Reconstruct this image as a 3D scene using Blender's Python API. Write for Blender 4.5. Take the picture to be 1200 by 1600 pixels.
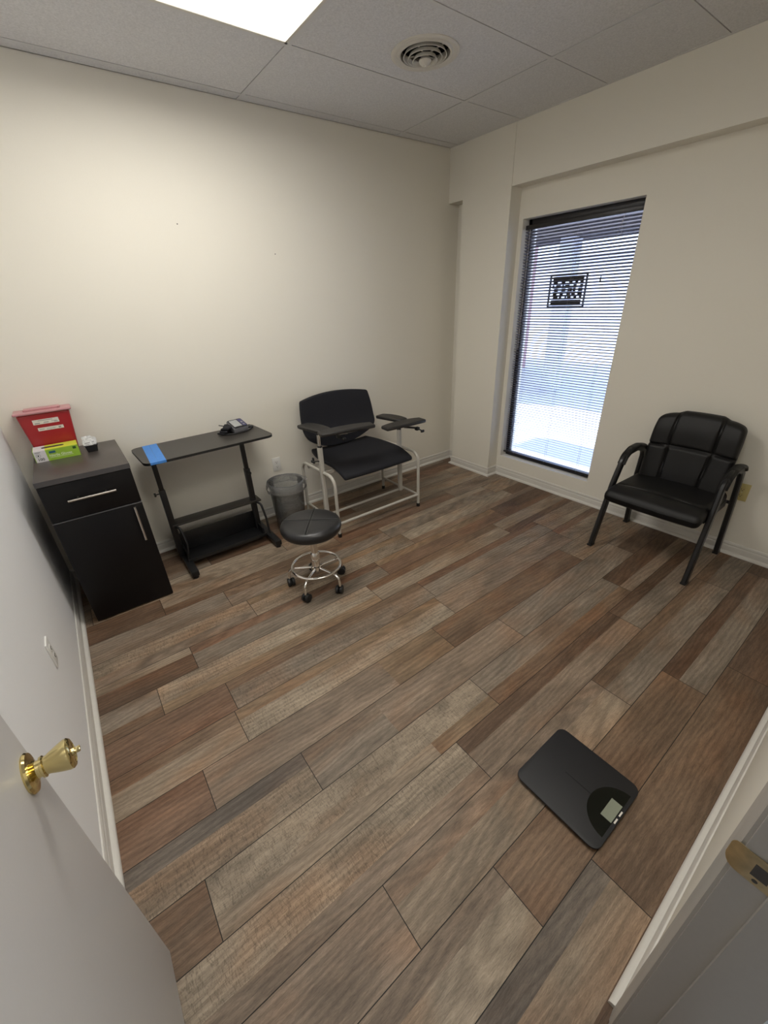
import bpy, bmesh, math, random
from mathutils import Vector, Matrix, noise as mnoise
R = math.radians
PI = math.pi
for o in list(bpy.data.objects):
    bpy.data.objects.remove(o)
sc = bpy.context.scene
C = bpy.context.scene.collection

# ------------------------------------------------------------------ camera
cd = bpy.data.cameras.new('camera'); cam = bpy.data.objects.new('camera', cd); C.objects.link(cam)
cd.sensor_fit = 'VERTICAL'; cd.sensor_height = 36; cd.lens = 637.39/1600*36
cd.clip_start = 0.01; cd.clip_end = 200
cam.location = (-3.1304, -3.1322, 1.6255); cam.rotation_euler = (1.0914, 0.0380, -0.6509)
sc.camera = cam
sc.view_settings.view_transform = 'Standard'; sc.view_settings.look = 'None'
sc.view_settings.gamma = 1; sc.view_settings.use_curve_mapping = False
sc.view_settings.exposure = 1.0

# ------------------------------------------------------------------ tuning values
H, AX, S, RW, W = 2.7192, .5745, .0776, .1222, 3.4994     # ceiling, grid offsets, window wall plane, room width
T = .6096
YF = -3.193                                               # face of the door wall
LAMP = 1.15           # glow of the troffer diffuser itself
LAMPW = 9.6          # light the troffer throws down through its lens, in watts
FILLW = 6.0          # the same for the added, unseen fill panel by the door
HALL_FILL = 4.5            # emission of the added hall fill panel
SKY = 2.5
SUN = 4.8

# ------------------------------------------------------------------ world
w = bpy.data.worlds.new('sky'); sc.world = w; w.use_nodes = True
n = w.node_tree.nodes; l = w.node_tree.links; n.clear()
out = n.new('ShaderNodeOutputWorld'); bg = n.new('ShaderNodeBackground'); l.new(bg.outputs[0], out.inputs[0])
tc = n.new('ShaderNodeTexCoord'); sx = n.new('ShaderNodeSeparateXYZ'); l.new(tc.outputs['Generated'], sx.inputs[0])
cr = n.new('ShaderNodeValToRGB'); l.new(sx.outputs['Z'], cr.inputs[0])
cr.color_ramp.elements[0].position = 0.0; cr.color_ramp.elements[0].color = (.56, .68, 1, 1)
cr.color_ramp.elements[1].position = 0.6; cr.color_ramp.elements[1].color = (.32, .50, 1, 1)
nz = n.new('ShaderNodeTexNoise'); nz.inputs['Scale'].default_value = 3.5; nz.inputs['Detail'].default_value = 6
l.new(tc.outputs['Generated'], nz.inputs['Vector'])
c2 = n.new('ShaderNodeValToRGB'); l.new(nz.outputs['Fac'], c2.inputs[0])
c2.color_ramp.elements[0].position = .48; c2.color_ramp.elements[1].position = .62
mx = n.new('ShaderNodeMixRGB'); l.new(c2.outputs[0], mx.inputs[0]); l.new(cr.outputs[0], mx.inputs[1]); mx.inputs[2].default_value = (1, 1, 1, 1)
l.new(mx.outputs[0], bg.inputs[0]); bg.inputs[1].default_value = SKY

sl = bpy.data.lights.new('sun', 'SUN'); sl.energy = SUN; sl.angle = R(1.5); sl.color = (1, .96, .9)
so = bpy.data.objects.new('sun', sl); C.objects.link(so)
so.rotation_euler = Vector((.25, -.62, -.75)).to_track_quat('-Z', 'Y').to_euler(); so.location = (3, 3, 8)

# ------------------------------------------------------------------ materials
M = {}
def mat(name, col, rough=.5, metal=0, bump=0, scale=60, var=0, spec=.5, coat=0, detail=3, stretch=None, trans=0, alpha=1, sss=0):
    m = bpy.data.materials.new(name); m.use_nodes = True; M[name] = m
    nt = m.node_tree; b = nt.nodes['Principled BSDF']
    b.inputs['Base Color'].default_value = (*col, 1); b.inputs['Roughness'].default_value = rough
    b.inputs['Metallic'].default_value = metal; b.inputs['Specular IOR Level'].default_value = spec
    b.inputs['Coat Weight'].default_value = coat; b.inputs['Transmission Weight'].default_value = trans
    b.inputs['Alpha'].default_value = alpha; b.inputs['Subsurface Weight'].default_value = sss
    t = nt.nodes.new('ShaderNodeTexCoord'); v = t.outputs['Object']
    if stretch:
        mp = nt.nodes.new('ShaderNodeMapping'); mp.inputs['Scale'].default_value = stretch
        nt.links.new(v, mp.inputs[0]); v = mp.outputs[0]
    nz = nt.nodes.new('ShaderNodeTexNoise'); nz.inputs['Scale'].default_value = scale; nz.inputs['Detail'].default_value = detail
    nt.links.new(v, nz.inputs['Vector'])
    if var:
        hs = nt.nodes.new('ShaderNodeMixRGB'); hs.blend_type = 'MIX'
        hs.inputs[1].default_value = (*[max(0, c*(1-var)) for c in col], 1); hs.inputs[2].default_value = (*[min(1, c*(1+var)) for c in col], 1)
        nt.links.new(nz.outputs['Fac'], hs.inputs[0]); nt.links.new(hs.outputs[0], b.inputs['Base Color'])
    if bump:
        bp = nt.nodes.new('ShaderNodeBump'); bp.inputs['Strength'].default_value = bump; bp.inputs['Distance'].default_value = .002
        nt.links.new(nz.outputs['Fac'], bp.inputs['Height']); nt.links.new(bp.outputs[0], b.inputs['Normal'])
    return m
def emat(name, col, strength):
    m = bpy.data.materials.new(name); m.use_nodes = True; M[name] = m
    nt = m.node_tree; b = nt.nodes['Principled BSDF']
    b.inputs['Base Color'].default_value = (.8, .8, .8, 1)
    b.inputs['Emission Color'].default_value = (*col, 1); b.inputs['Emission Strength'].default_value = strength
    return m
mat('wall_paint_lit', (.88, .88, .885), .55, bump=.12, scale=220, var=.015, spec=.3)  # wall paint made lighter and cooler to stand for light on the left wall
mat('wall_paint', (.80, .765, .680), .55, bump=.12, scale=220, var=.015, spec=.3)
mat('trim_paint', (.66, .635, .59), .38, bump=.05, scale=90, var=.03)
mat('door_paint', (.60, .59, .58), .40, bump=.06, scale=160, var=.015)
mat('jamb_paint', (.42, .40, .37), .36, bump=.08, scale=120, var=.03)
mat('ceiling_tile', (.70, .695, .70), .9, bump=1.0, scale=130, var=.24, spec=.1, detail=6)
mat('grid_metal', (.66, .655, .66), .5, var=.02)
mat('plenum', (.03, .03, .03), .9)
mat('bronze', (.018, .016, .018), .35, var=.1)
mat('slat', (.20, .20, .25), .38, var=.05)
mat('cord', (.45, .43, .45), .7)
mat('black_laminate', (.005, .0045, .0055), .34, spec=.3, bump=.05, scale=40, stretch=(1, 1, 12), var=.2)
mat('grey_laminate', (.060, .050, .046), .33, bump=.05, scale=40, stretch=(12, 1, 1), var=.15)
mat('slab_edge', (.075, .072, .075), .4, var=.1)
mat('edge_highlight', (.22, .22, .23), .4)
mat('brushed_steel', (.66, .62, .57), .28, metal=1, bump=.05, scale=200)
mat('chrome', (.83, .81, .78), .10, metal=1)
mat('brass', (.70, .58, .28), .12, metal=1, var=.04, scale=20)
mat('old_brass', (.60, .50, .30), .34, metal=1, var=.35, scale=60)
mat('black_metal', (.010, .010, .011), .35, bump=.05, scale=300)
mat('black_plastic', (.012, .012, .013), .45, bump=.1, scale=200, var=.1)
mat('desk_top', (.036, .032, .029), .38, bump=.05, scale=60, stretch=(10, 1, 1), var=.12)
mat('desk_edge', (.008, .008, .008), .5)
mat('blue_tape', (.06, .24, .66), .55, bump=.3, scale=70, var=.12)
mat('beige_metal', (.50, .475, .425), .35, var=.04)
mat('black_fabric', (.015, .015, .019), .8, bump=.35, scale=700, var=.3, spec=.3)
mat('black_vinyl', (.0055, .0052, .0055), .50, bump=.25, scale=160, var=.2, spec=.36)
mat('stool_vinyl', (.016, .016, .018), .34, bump=.2, scale=220, var=.15)
mat('seam', (.004, .004, .004), .8)
mat('thread', (.12, .12, .12), .7)
mat('pad_vinyl', (.018, .0165, .016), .48, bump=.15, scale=260, var=.1)
mat('red_plastic', (.36, .014, .018), .30, var=.06, scale=10, coat=.2)
mat('lid_plastic', (.56, .26, .28), .28, trans=.1, var=.04, scale=10)
mat('white_paper', (.72, .68, .62), .6, var=.04)
mat('box_white', (.70, .68, .70), .5, var=.02)
mat('box_green', (.30, .50, .045), .5, var=.05)
mat('box_yellow', (.62, .66, .06), .5, var=.03)
mat('ink', (.03, .03, .035), .6)
mat('faint_ink', (.30, .29, .28), .6)
mat('ink_blue', (.02, .10, .16), .5)
mat('ink_green', (.03, .10, .02), .5)
mat('white_ink', (.72, .78, .55), .6)
mat('foil', (.70, .70, .69), .35, bump=.5, scale=120, var=.1)
mat('outlet_plastic', (.78, .77, .74), .35)
mat('ivory_plastic', (.55, .46, .20), .4)
mat('slot', (.06, .055, .05), .6)
mat('vent_metal', (.66, .63, .57), .40, var=.03)
mat('dark_duct', (.012, .011, .010), .8)
mat('scale_glass', (.007, .007, .009), .52, bump=.12, scale=260, var=.1)
mat('scale_gloss', (.004, .005, .003), .12)
mat('lcd', (.24, .26, .20), .35)
mat('monitor_body', (.13, .13, .14), .35)
mat('monitor_face', (.012, .012, .018), .25)
mat('monitor_lcd', (.36, .37, .37), .25, var=.06, scale=90)
mat('monitor_blue', (.045, .045, .13), .3)
mat('concrete', (.46, .47, .50), .8, bump=.4, scale=20, var=.12)
mat('brick_wall', (.42, .27, .26), .85, bump=.5, scale=25, var=.2)
mat('far_wall', (.62, .64, .70), .8, var=.05, scale=4)
mat('hall_paint', (.62, .61, .60), .6, var=.02)
mat('roof', (.10, .09, .09), .9)
mat('leaf', (.035, .07, .03), .7, var=.4, scale=9)
mat('bark', (.08, .06, .045), .9, bump=.5, scale=30)

def nodes_of(m): return m.node_tree.nodes, m.node_tree.links
# smoked clear bin plastic, clear bag, window glass: thin see-through sheets
def sheet(name, tint, gloss_rough, ior=1.45, opac=0.0, diffcol=(1, 1, 1), wrinkle=0):
    m = bpy.data.materials.new(name); m.use_nodes = True; M[name] = m
    n, l = nodes_of(m); n.clear()
    o = n.new('ShaderNodeOutputMaterial'); tr = n.new('ShaderNodeBsdfTransparent'); tr.inputs[0].default_value = (*tint, 1)
    g = n.new('ShaderNodeBsdfGlossy'); g.inputs['Roughness'].default_value = gloss_rough
    d = n.new('ShaderNodeBsdfDiffuse'); d.inputs[0].default_value = (*diffcol, 1)
    f = n.new('ShaderNodeFresnel'); f.inputs[0].default_value = ior
    m1 = n.new('ShaderNodeMixShader'); m1.inputs[0].default_value = opac; l.new(tr.outputs[0], m1.inputs[1]); l.new(d.outputs[0], m1.inputs[2])
    m2 = n.new('ShaderNodeMixShader'); l.new(f.outputs[0], m2.inputs[0]); l.new(m1.outputs[0], m2.inputs[1]); l.new(g.outputs[0], m2.inputs[2])
    l.new(m2.outputs[0], o.inputs[0])
    if wrinkle:
        t = n.new('ShaderNodeTexCoord'); nz = n.new('ShaderNodeTexNoise'); nz.inputs['Scale'].default_value = 45; nz.inputs['Detail'].default_value = 4
        nz.inputs['Distortion'].default_value = 1.5
        l.new(t.outputs['Object'], nz.inputs['Vector']); bp = n.new('ShaderNodeBump'); bp.inputs['Strength'].default_value = wrinkle
        bp.inputs['Distance'].default_value = .01; l.new(nz.outputs['Fac'], bp.inputs['Height'])
        l.new(bp.outputs[0], g.inputs['Normal']); l.new(bp.outputs[0], f.inputs['Normal'])
    return m
sheet('smoked_plastic', (.74, .75, .75), .12, opac=.20, diffcol=(.33, .34, .34))
sheet('bag_film', (.96, .96, .96), .15, opac=.13, diffcol=(.85, .85, .85), wrinkle=1.0)
sheet('glass', (.95, .97, .98), .0)

def floor_material():
    m = bpy.data.materials.new('plank_floor'); m.use_nodes = True; M['plank_floor'] = m
    n, l = nodes_of(m); b = n['Principled BSDF']
    at = n.new('ShaderNodeAttribute'); at.attribute_name = 'board_tone'
    ar = n.new('ShaderNodeAttribute'); ar.attribute_name = 'board_rand'
    t = n.new('ShaderNodeTexCoord')
    sp = n.new('ShaderNodeSeparateColor'); l.new(ar.outputs['Color'], sp.inputs[0])
    off = n.new('ShaderNodeVectorMath'); off.operation = 'MULTIPLY_ADD'
    l.new(ar.outputs['Color'], off.inputs[0]); off.inputs[1].default_value = (7, 5, 3); l.new(t.outputs['Object'], off.inputs[2])
    def noise(scale, st, detail=5, dist=0, rough=.6):
        mp = n.new('ShaderNodeMapping'); mp.inputs['Scale'].default_value = st; l.new(off.outputs[0], mp.inputs[0])
        z = n.new('ShaderNodeTexNoise'); z.inputs['Scale'].default_value = scale; z.inputs['Detail'].default_value = detail
        z.inputs['Distortion'].default_value = dist; z.inputs['Roughness'].default_value = rough
        l.new(mp.outputs[0], z.inputs['Vector']); return z.outputs['Fac']
    def rng(x, a, c, lo, hi):
        q = n.new('ShaderNodeMapRange'); l.new(x, q.inputs[0]); q.inputs[1].default_value = a; q.inputs[2].default_value = c
        q.inputs[3].default_value = lo; q.inputs[4].default_value = hi; return q.outputs[0]
    def mul(a, c):
        q = n.new('ShaderNodeMath'); q.operation = 'MULTIPLY'; l.new(a, q.inputs[0])
        if isinstance(c, (int, float)): q.inputs[1].default_value = c
        else: l.new(c, q.inputs[1])
        return q.outputs[0]
    broad = noise(2.6, (1, 3.2, 1), 3, .6)             # cloudy patches along the board
    grain = noise(9, (1.3, 15, 1), 8, 1.4, .76)          # long grain
    fine = noise(55, (1, 7, 1), 5, .6, .75)                 # fibre
    cross = noise(38, (3.4, .75, 1), 5, 1.6, .72)            # saw marks across the grain
    wv = n.new('ShaderNodeTexWave'); wv.wave_type = 'RINGS'; wv.rings_direction = 'SPHERICAL'
    mp = n.new('ShaderNodeMapping'); mp.inputs['Scale'].default_value = (.55, 3.4, 1); l.new(off.outputs[0], mp.inputs[0]); l.new(mp.outputs[0], wv.inputs['Vector'])
    wv.inputs['Scale'].default_value = 4.5; wv.inputs['Distortion'].default_value = 9; wv.inputs['Detail'].default_value = 3; wv.inputs['Detail Scale'].default_value = 1.2
    f1 = rng(broad, .3, .7, .66, 1.26); f2 = rng(grain, .30, .68, .66, 1.22); f3 = rng(fine, .34, .56, .76, 1.08)
    ring = rng(wv.outputs['Fac'], 0, 1, .84, 1.10)
    cm = rng(cross, .38, .50, .66, 1.06)
    cross_on = rng(sp.outputs[2], .55, .6, 0, 1)       # only some boards are saw-marked
    mxc = n.new('ShaderNodeMix'); mxc.data_type = 'FLOAT'; l.new(cross_on, mxc.inputs[0]); mxc.inputs[2].default_value = 1; l.new(cm, mxc.inputs[3])
    tot = mul(mul(mul(f1, f2), mul(f3, ring)), mxc.outputs[0])
    # warm patches
    warm = noise(1.9, (1, 2.4, 1), 2, .4)
    wf = rng(warm, .46, .68, 0, .75)
    mixw = n.new('ShaderNodeMixRGB'); l.new(wf, mixw.inputs[0]); l.new(at.outputs['Color'], mixw.inputs[1])
    ww = n.new('ShaderNodeMixRGB'); ww.blend_type = 'MULTIPLY'; ww.inputs[0].default_value = 1; l.new(at.outputs['Color'], ww.inputs[1]); ww.inputs[2].default_value = (1.05, .84, .70, 1)
    l.new(ww.outputs[0], mixw.inputs[2])
    vm = n.new('ShaderNodeVectorMath'); vm.operation = 'SCALE'; l.new(mixw.outputs[0], vm.inputs[0]); l.new(tot, vm.inputs['Scale'])
    l.new(vm.outputs[0], b.inputs['Base Color'])
    l.new(rng(grain, .3, .7, .50, .36), b.inputs['Roughness'])
    b.inputs['Specular IOR Level'].default_value = .30
    bp = n.new('ShaderNodeBump'); bp.inputs['Strength'].default_value = .6; bp.inputs['Distance'].default_value = .002
    l.new(mul(grain, mxc.outputs[0]), bp.inputs['Height']); l.new(bp.outputs[0], b.inputs['Normal'])
floor_material()

# ------------------------------------------------------------------ geometry helpers: each returns (verts, faces)
def merge(*gs):
    V, F = [], []
    for v, f in gs:
        o = len(V); V += [tuple(p) for p in v]; F += [tuple(i+o for i in q) for q in f]
    return V, F
def xf(g, m):
    return [tuple(m @ Vector(p)) for p in g[0]], g[1]
def move(g, x=0, y=0, z=0): return [(a+x, b+y, c+z) for a, b, c in g[0]], g[1]
def rot(g, ang, ax='Z', c=(0, 0, 0)):
    c = Vector(c); return xf(g, Matrix.Translation(c) @ Matrix.Rotation(ang, 4, ax) @ Matrix.Translation(-c))
def box(x0, x1, y0, y1, z0, z1, bev=0, seg=2):
    v = [(x, y, z) for x in (x0, x1) for y in (y0, y1) for z in (z0, z1)]
    f = [(0, 1, 3, 2), (4, 6, 7, 5), (0, 4, 5, 1), (2, 3, 7, 6), (0, 2, 6, 4), (1, 5, 7, 3)]
    if bev <= 0: return v, f
    return bevel((v, f), bev, seg)
def bevel(g, w, seg=2, ang=30):
    bm = bmesh.new(); vs = [bm.verts.new(p) for p in g[0]]
    for q in g[1]:
        try: bm.faces.new([vs[i] for i in q])
        except ValueError: pass
    bmesh.ops.recalc_face_normals(bm, faces=bm.faces)
    es = [e for e in bm.edges if len(e.link_faces) == 2 and e.calc_face_angle(0) > R(ang)]
    bmesh.ops.bevel(bm, geom=es, offset=w, segments=seg, affect='EDGES', profile=.5, clamp_overlap=True)
    bm.verts.index_update()
    r = [tuple(v.co) for v in bm.verts], [tuple(v.index for v in f.verts) for f in bm.faces]
    bm.free(); return r
def fillet(pts, r, n=6, closed=False):
    P = [Vector(p) for p in pts]; out = []; N = len(P)
    for i, p in enumerate(P):
        if not closed and i in (0, N-1): out.append(p); continue
        a, c = P[i-1], P[(i+1) % N]; u = (a-p); v = (c-p); lu, lv = u.length, v.length; u.normalize(); v.normalize()
        ang = u.angle(v); 
        if ang > PI-.02: out.append(p); continue
        d = min(r/math.tan(ang/2), lu*.49, lv*.49); rr = d*math.tan(ang/2)
        s, e = p+u*d, p+v*d; ctr = p+(u+v).normalized()*(rr/math.sin(ang/2))
        for k in range(n+1):
            t = k/n; q = (s-ctr).lerp(e-ctr, t)
            out.append(ctr + q.normalized()*rr)
    return out
def tube(pts, r, seg=12, caps=True, prof=None, closed=False, up=None):
    P = [Vector(p) for p in pts]; N = len(P)
    if prof is None: prof = [(r*math.cos(2*PI*k/seg), r*math.sin(2*PI*k/seg)) for k in range(seg)]
    K = len(prof); T_ = []
    for i in range(N):
        a = P[i-1] if (i or closed) else P[i]; c = P[(i+1) % N] if (i < N-1 or closed) else P[i]
        T_.append((c-a).normalized())
    u = Vector(up) if up else (Vector((0, 0, 1)) if abs(T_[0].z) < .9 else Vector((0, 1, 0)))
    u = (u - T_[0]*u.dot(T_[0])).normalized(); V, F = [], []
    for i in range(N):
        t = T_[i]; u = (u - t*u.dot(t)).normalized(); v = t.cross(u)
        rr = 1
        V += [tuple(P[i]+u*(a*rr)+v*(b*rr)) for a, b in prof]
    for i in range(N if closed else N-1):
        j = (i+1) % N
        for k in range(K):
            F.append((i*K+k, i*K+(k+1) % K, j*K+(k+1) % K, j*K+k))
    if caps and not closed: F.append(tuple(range(K))[::-1]); F.append(tuple((N-1)*K+k for k in range(K)))
    return V, F
def rprof(a, b, r=.004):
    return [(a/2-r, b/2), (a/2, b/2-r), (a/2, -b/2+r), (a/2-r, -b/2), (-a/2+r, -b/2), (-a/2, -b/2+r), (-a/2, b/2-r), (-a/2+r, b/2)][::-1]
def rod(p, q, r, seg=12): return tube([p, q], r, seg)
def lathe(prof, seg=32, c=(0, 0, 0), axis='Z', wob=None):
    V, F = [], []; K = len(prof)
    for s in range(seg):
        a = 2*PI*s/seg
        for k, (r, z) in enumerate(prof):
            if wob: r, z = wob(r, z, a, k)
            V.append((r*math.cos(a), r*math.sin(a), z))
    for s in range(seg):
        t = (s+1) % seg
        for k in range(K-1): F.append((s*K+k, t*K+k, t*K+k+1, s*K+k+1))
    g = (V, F)
    if axis == 'X': g = xf(g, Matrix.Rotation(PI/2, 4, 'Y'))
    if axis == '-X': g = xf(g, Matrix.Rotation(-PI/2, 4, 'Y'))
    if axis == 'Y': g = xf(g, Matrix.Rotation(-PI/2, 4, 'X'))
    return move(g, *c)
def prism(poly, z0, z1, bev=0, seg=2):
    N = len(poly); v = [(x, y, z0) for x, y in poly]+[(x, y, z1) for x, y in poly]
    f = [tuple(range(N))[::-1], tuple(range(N, 2*N))]+[(i, (i+1) % N, N+(i+1) % N, N+i) for i in range(N)]
    return bevel((v, f), bev, seg, 50) if bev else (v, f)
def rrect(x0, x1, y0, y1, r, n=6):
    o = []
    for cx, cy, a in ((x1-r, y1-r, 0), (x0+r, y1-r, 90), (x0+r, y0+r, 180), (x1-r, y0+r, 270)):
        for k in range(n+1): o.append((cx+r*math.cos(R(a+90*k/n)), cy+r*math.sin(R(a+90*k/n))))
    return o
def rbox(hx, hy, hz, r, n=12, k=4, fn=None):
    """rounded box about the origin, densely meshed, with a deform function"""
    def ax(h):
        i = h-r; L = [-i+2*i*t/n for t in range(n+1)]
        c = [i+r*math.sin(R(90*t/k)) if False else i+r*t/k for t in range(1, k+1)]
        return [-x for x in reversed(c)]+L+c
    A, B_, C_ = ax(hx), ax(hy), ax(hz); V, F = [], []
    def face(U, W_, f):
        o = len(V)
        for a in U:
            for b in W_: V.append(f(a, b))
        m = len(W_)
        for i in range(len(U)-1):
            for j in range(m-1): F.append((o+i*m+j, o+(i+1)*m+j, o+(i+1)*m+j+1, o+i*m+j+1))
    face(A, B_, lambda a, b: (a, b, hz)); face(B_, A, lambda a, b: (b, a, -hz))
    face(B_, C_, lambda a, b: (hx, a, b)); face(C_, B_, lambda a, b: (-hx, b, a))
    face(C_, A, lambda a, b: (b, hy, a)); face(A, C_, lambda a, b: (a, -hy, b))
    out = []
    for p in V:
        q = Vector((max(-hx+r, min(hx-r, p[0])), max(-hy+r, min(hy-r, p[1])), max(-hz+r, min(hz-r, p[2]))))
        d = Vector(p)-q; 
        if d.length > 1e-9: d = d.normalized()*r
        v = q+d; out.append(tuple(fn(v)) if fn else tuple(v))
    return out, F
def mesh(name, g, m, smooth=True, weld=True):
    me = bpy.data.meshes.new(name); me.from_pydata(g[0], [], g[1])
    bm = bmesh.new(); bm.from_mesh(me)
    if weld: bmesh.ops.remove_doubles(bm, verts=bm.verts, dist=1e-5)
    bmesh.ops.recalc_face_normals(bm, faces=bm.faces)
    for f in bm.faces: f.smooth = smooth
    for e in bm.edges:
        if len(e.link_faces) != 2 or e.calc_face_angle(0) > R(38): e.smooth = False
    bm.to_mesh(me); bm.free()
    if m: me.materials.append(M[m])
    return me
def struct(name, g, m, parent=None, smooth=True):
    o = bpy.data.objects.new(name, mesh(name, g, m, smooth)); C.objects.link(o)
    if parent: o.parent = parent
    o['kind'] = 'structure'; return o
class Thing:
    def __init__(s, name, label, cat, loc=(0, 0, 0), group=None):
        s.o = bpy.data.objects.new(name, None); C.objects.link(s.o); s.o.location = loc; s.L = loc
        s.o.empty_display_size = .1
        s.o['label'] = label; s.o['category'] = cat
        if group: s.o['group'] = group
    def part(s, name, g, m, parent=None, label=None, smooth=True):
        g = move(g, -s.L[0], -s.L[1], -s.L[2])
        o = bpy.data.objects.new(name, mesh(name, g, m, smooth)); C.objects.link(o); o.parent = parent or s.o
        if label: o['label'] = label
        return o
def single(name, g, m, label, cat, loc, group=None):
    o = bpy.data.objects.new(name, mesh(name, move(g, -loc[0], -loc[1], -loc[2]), m)); C.objects.link(o); o.location = loc
    o['label'] = label; o['category'] = cat
    if group: o['group'] = group
    return o
def text(body, size, m4, extrude=.0002, bold=0):
    """lettering turned into a mesh, placed by a 4x4 matrix"""
    cu = bpy.data.curves.new('t', 'FONT'); cu.body = body; cu.size = size; cu.extrude = extrude; cu.offset = bold; cu.resolution_u = 2
    cu.align_x = 'LEFT'
    o = bpy.data.objects.new('t', cu); C.objects.link(o)
    dg = bpy.context.evaluated_depsgraph_get(); me = bpy.data.meshes.new_from_object(o.evaluated_get(dg))
    V = [tuple(m4 @ v.co) for v in me.vertices]; F = [tuple(p.vertices) for p in me.polygons]
    bpy.data.objects.remove(o); bpy.data.curves.remove(cu); bpy.data.meshes.remove(me)
    return V, F
def facing_y(x, y, z): return Matrix.Translation((x, y, z)) @ Matrix.Rotation(PI/2, 4, 'X')   # front towards -y

# ================================================================== STRUCTURE
# ---- floor: one mesh, a face per printed board
random.seed(7)
P0, PITCH, LEN = -2.982, .1815, 1.236
TAN = (.285, .221, .160); LTAN = (.325, .260, .192); GREY = (.240, .192, .147); DGREY = (.165, .135, .110)
BR = (.190, .126, .082); DBR = (.145, .092, .060); RBR = (.198, .122, .080); GOLD = (.250, .172, .108); MID = (.250, .188, .138)
pal = [TAN, TAN, GREY, BR, DBR, MID, RBR, LTAN, MID]
rowjoint = {-1: -2.252, 0: -2.515, 1: -2.823, 2: -2.305, 3: -2.027, 4: -2.83, 5: -1.933, 6: -1.742, 7: -2.96, 8: -1.997, 9: -1.80, 10: -2.65, 11: -1.5, 12: -3.078, 13: -2.2, 14: -2.7, 15: -1.9, 16: -2.5}
# strips of a plank: list of (fraction from the back-wall edge, tone, rough_sawn, [printed joints -> tone])
spec = {
 (-1, -1): [(.35, DGREY, 0), (.65, TAN, 0)], (-1, 0): [(1, BR, 0)], (-1, 1): [(1, DBR, 0)],
 (0, -1): [(.36, MID, 0), (.64, LTAN, 0)], (0, 0): [(1, BR, 0)], (0, 1): [(.4, DBR, 0), (.6, GREY, 0)],
 (1, -1): [(1, MID, 0)], (1, 0): [(.36, MID, 0), (.64, TAN, 0)], (1, 1): [(.36, BR, 0), (.64, GREY, 0)],
 (2, -1): [(.66, LTAN, 1), (.34, MID, 0)], (2, 0): [(.36, DBR, 0), (.64, MID, 0)], (2, 1): [(.36, DBR, 0), (.64, GREY, 0)],
 (3, -2): [(1, BR, 0)], (3, -1): [(.66, LTAN, 1), (.34, TAN, 0, (-2.389, GOLD))], (3, 0): [(.6, GREY, 0), (.4, BR, 0)], (3, 1): [(.6, DBR, 0), (.4, MID, 0)],
 (4, -1): [(.36, DGREY, 0), (.64, TAN, 1)], (4, 0): [(1, GREY, 0, (-2.46, MID))], (4, 1): [(1, GREY, 0)],
 (5, -2): [(1, RBR, 0)], (5, -1): [(1, MID, 0, (-2.306, GOLD))], (5, 0): [(1, BR, 0)],
 (6, -2): [(.36, BR, 0), (.64, TAN, 0)], (6, -1): [(.33, GOLD, 0), (.67, LTAN, 1)], (6, 0): [(1, MID, 0)],
 (7, -1): [(1, RBR, 0)], (7, 0): [(.33, BR, 0), (.67, GREY, 1)], (7, 1): [(.33, RBR, 0), (.67, GREY, 0)],
 (8, -2): [(.66, GREY, 0), (.34, BR, 0)], (8, -1): [(.66, LTAN, 1), (.34, GOLD, 0)], (8, 0): [(.34, BR, 0), (.66, TAN, 0)],
 (9, -2): [(.3, TAN, 0), (.7, DBR, 0)], (9, -1): [(.36, RBR, 0), (.64, GREY, 0)], (9, 0): [(.33, GOLD, 0), (.67, RBR, 0)],
 (10, -1): [(.6, TAN, 1), (.4, MID, 0)], (10, 0): [(.33, GOLD, 0), (.67, TAN, 1)],
 (11, -2): [(1, GREY, 0)], (11, -1): [(.4, BR, 0), (.6, GREY, 0)],
 (12, -1): [(1, DBR, 0)], (12, 0): [(.6, TAN, 0), (.4, BR, 0)],
}
XL, XR, YB = -W, RW, YF-.13
FV, FF, FT, FR_ = [], [], [], []
def quad(x0, x1, y0, y1, tone, rnd, z=0):
    x0, x1 = max(x0, XL), min(x1, XR); y0, y1 = max(y0, YB), min(y1, 0)
    if x1-x0 < 1e-4 or y1-y0 < 1e-4: return
    o = len(FV); FV.extend([(x0, y0, z), (x1, y0, z), (x1, y1, z), (x0, y1, z)]); FF.append((o, o+1, o+2, o+3)); FT.append(tone); FR_.append(rnd)
GAPW = .0013
for k in range(-1, 17):
    ya = P0+k*PITCH; yb = ya+PITCH; j0 = rowjoint.get(k, -2+random.random())
    for i in range(-4, 5):
        xa = j0+i*LEN; xb = xa+LEN
        if xb < XL or xa > XR: continue
        st = spec.get((k, i))
        if st is None:
            r_ = random.random()
            if r_ < .3: st = [(1, random.choice(pal), int(random.random() < .3))]
            elif r_ < .65: st = [(.34, random.choice(pal), 0), (.66, random.choice(pal), int(random.random() < .5))]
            else: st = [(.66, random.choice(pal), int(random.random() < .5)), (.34, random.choice(pal), 0)]
        y = yb-GAPW
        hgt = PITCH-2*GAPW
        for s_ in st:
            ylo = y-hgt*s_[0]
            rs = .8 if s_[2] else .2
            q = lambda: (random.random(), random.random(), rs)
            if len(s_) > 3:
                jx, t2 = s_[3]; quad(xa+GAPW, jx, ylo, y, s_[1], q()); quad(jx, xb-GAPW, ylo, y, t2, q())
            else: quad(xa+GAPW, xb-GAPW, ylo, y, s_[1], q())
            y = ylo
quad(XL, XR, YB, P0-PITCH+GAPW, DBR, (.3, .3, .2))
quad(XL, XR, YB, 0, (.010, .008, .006), (0, 0, 0), z=-.0006)    # the dark joints between boards
me = bpy.data.meshes.new('floor'); me.from_pydata(FV, [], FF); me.materials.append(M['plank_floor'])
a1 = me.color_attributes.new('board_tone', 'FLOAT_COLOR', 'CORNER'); a2 = me.color_attributes.new('board_rand', 'FLOAT_COLOR', 'CORNER')
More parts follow.
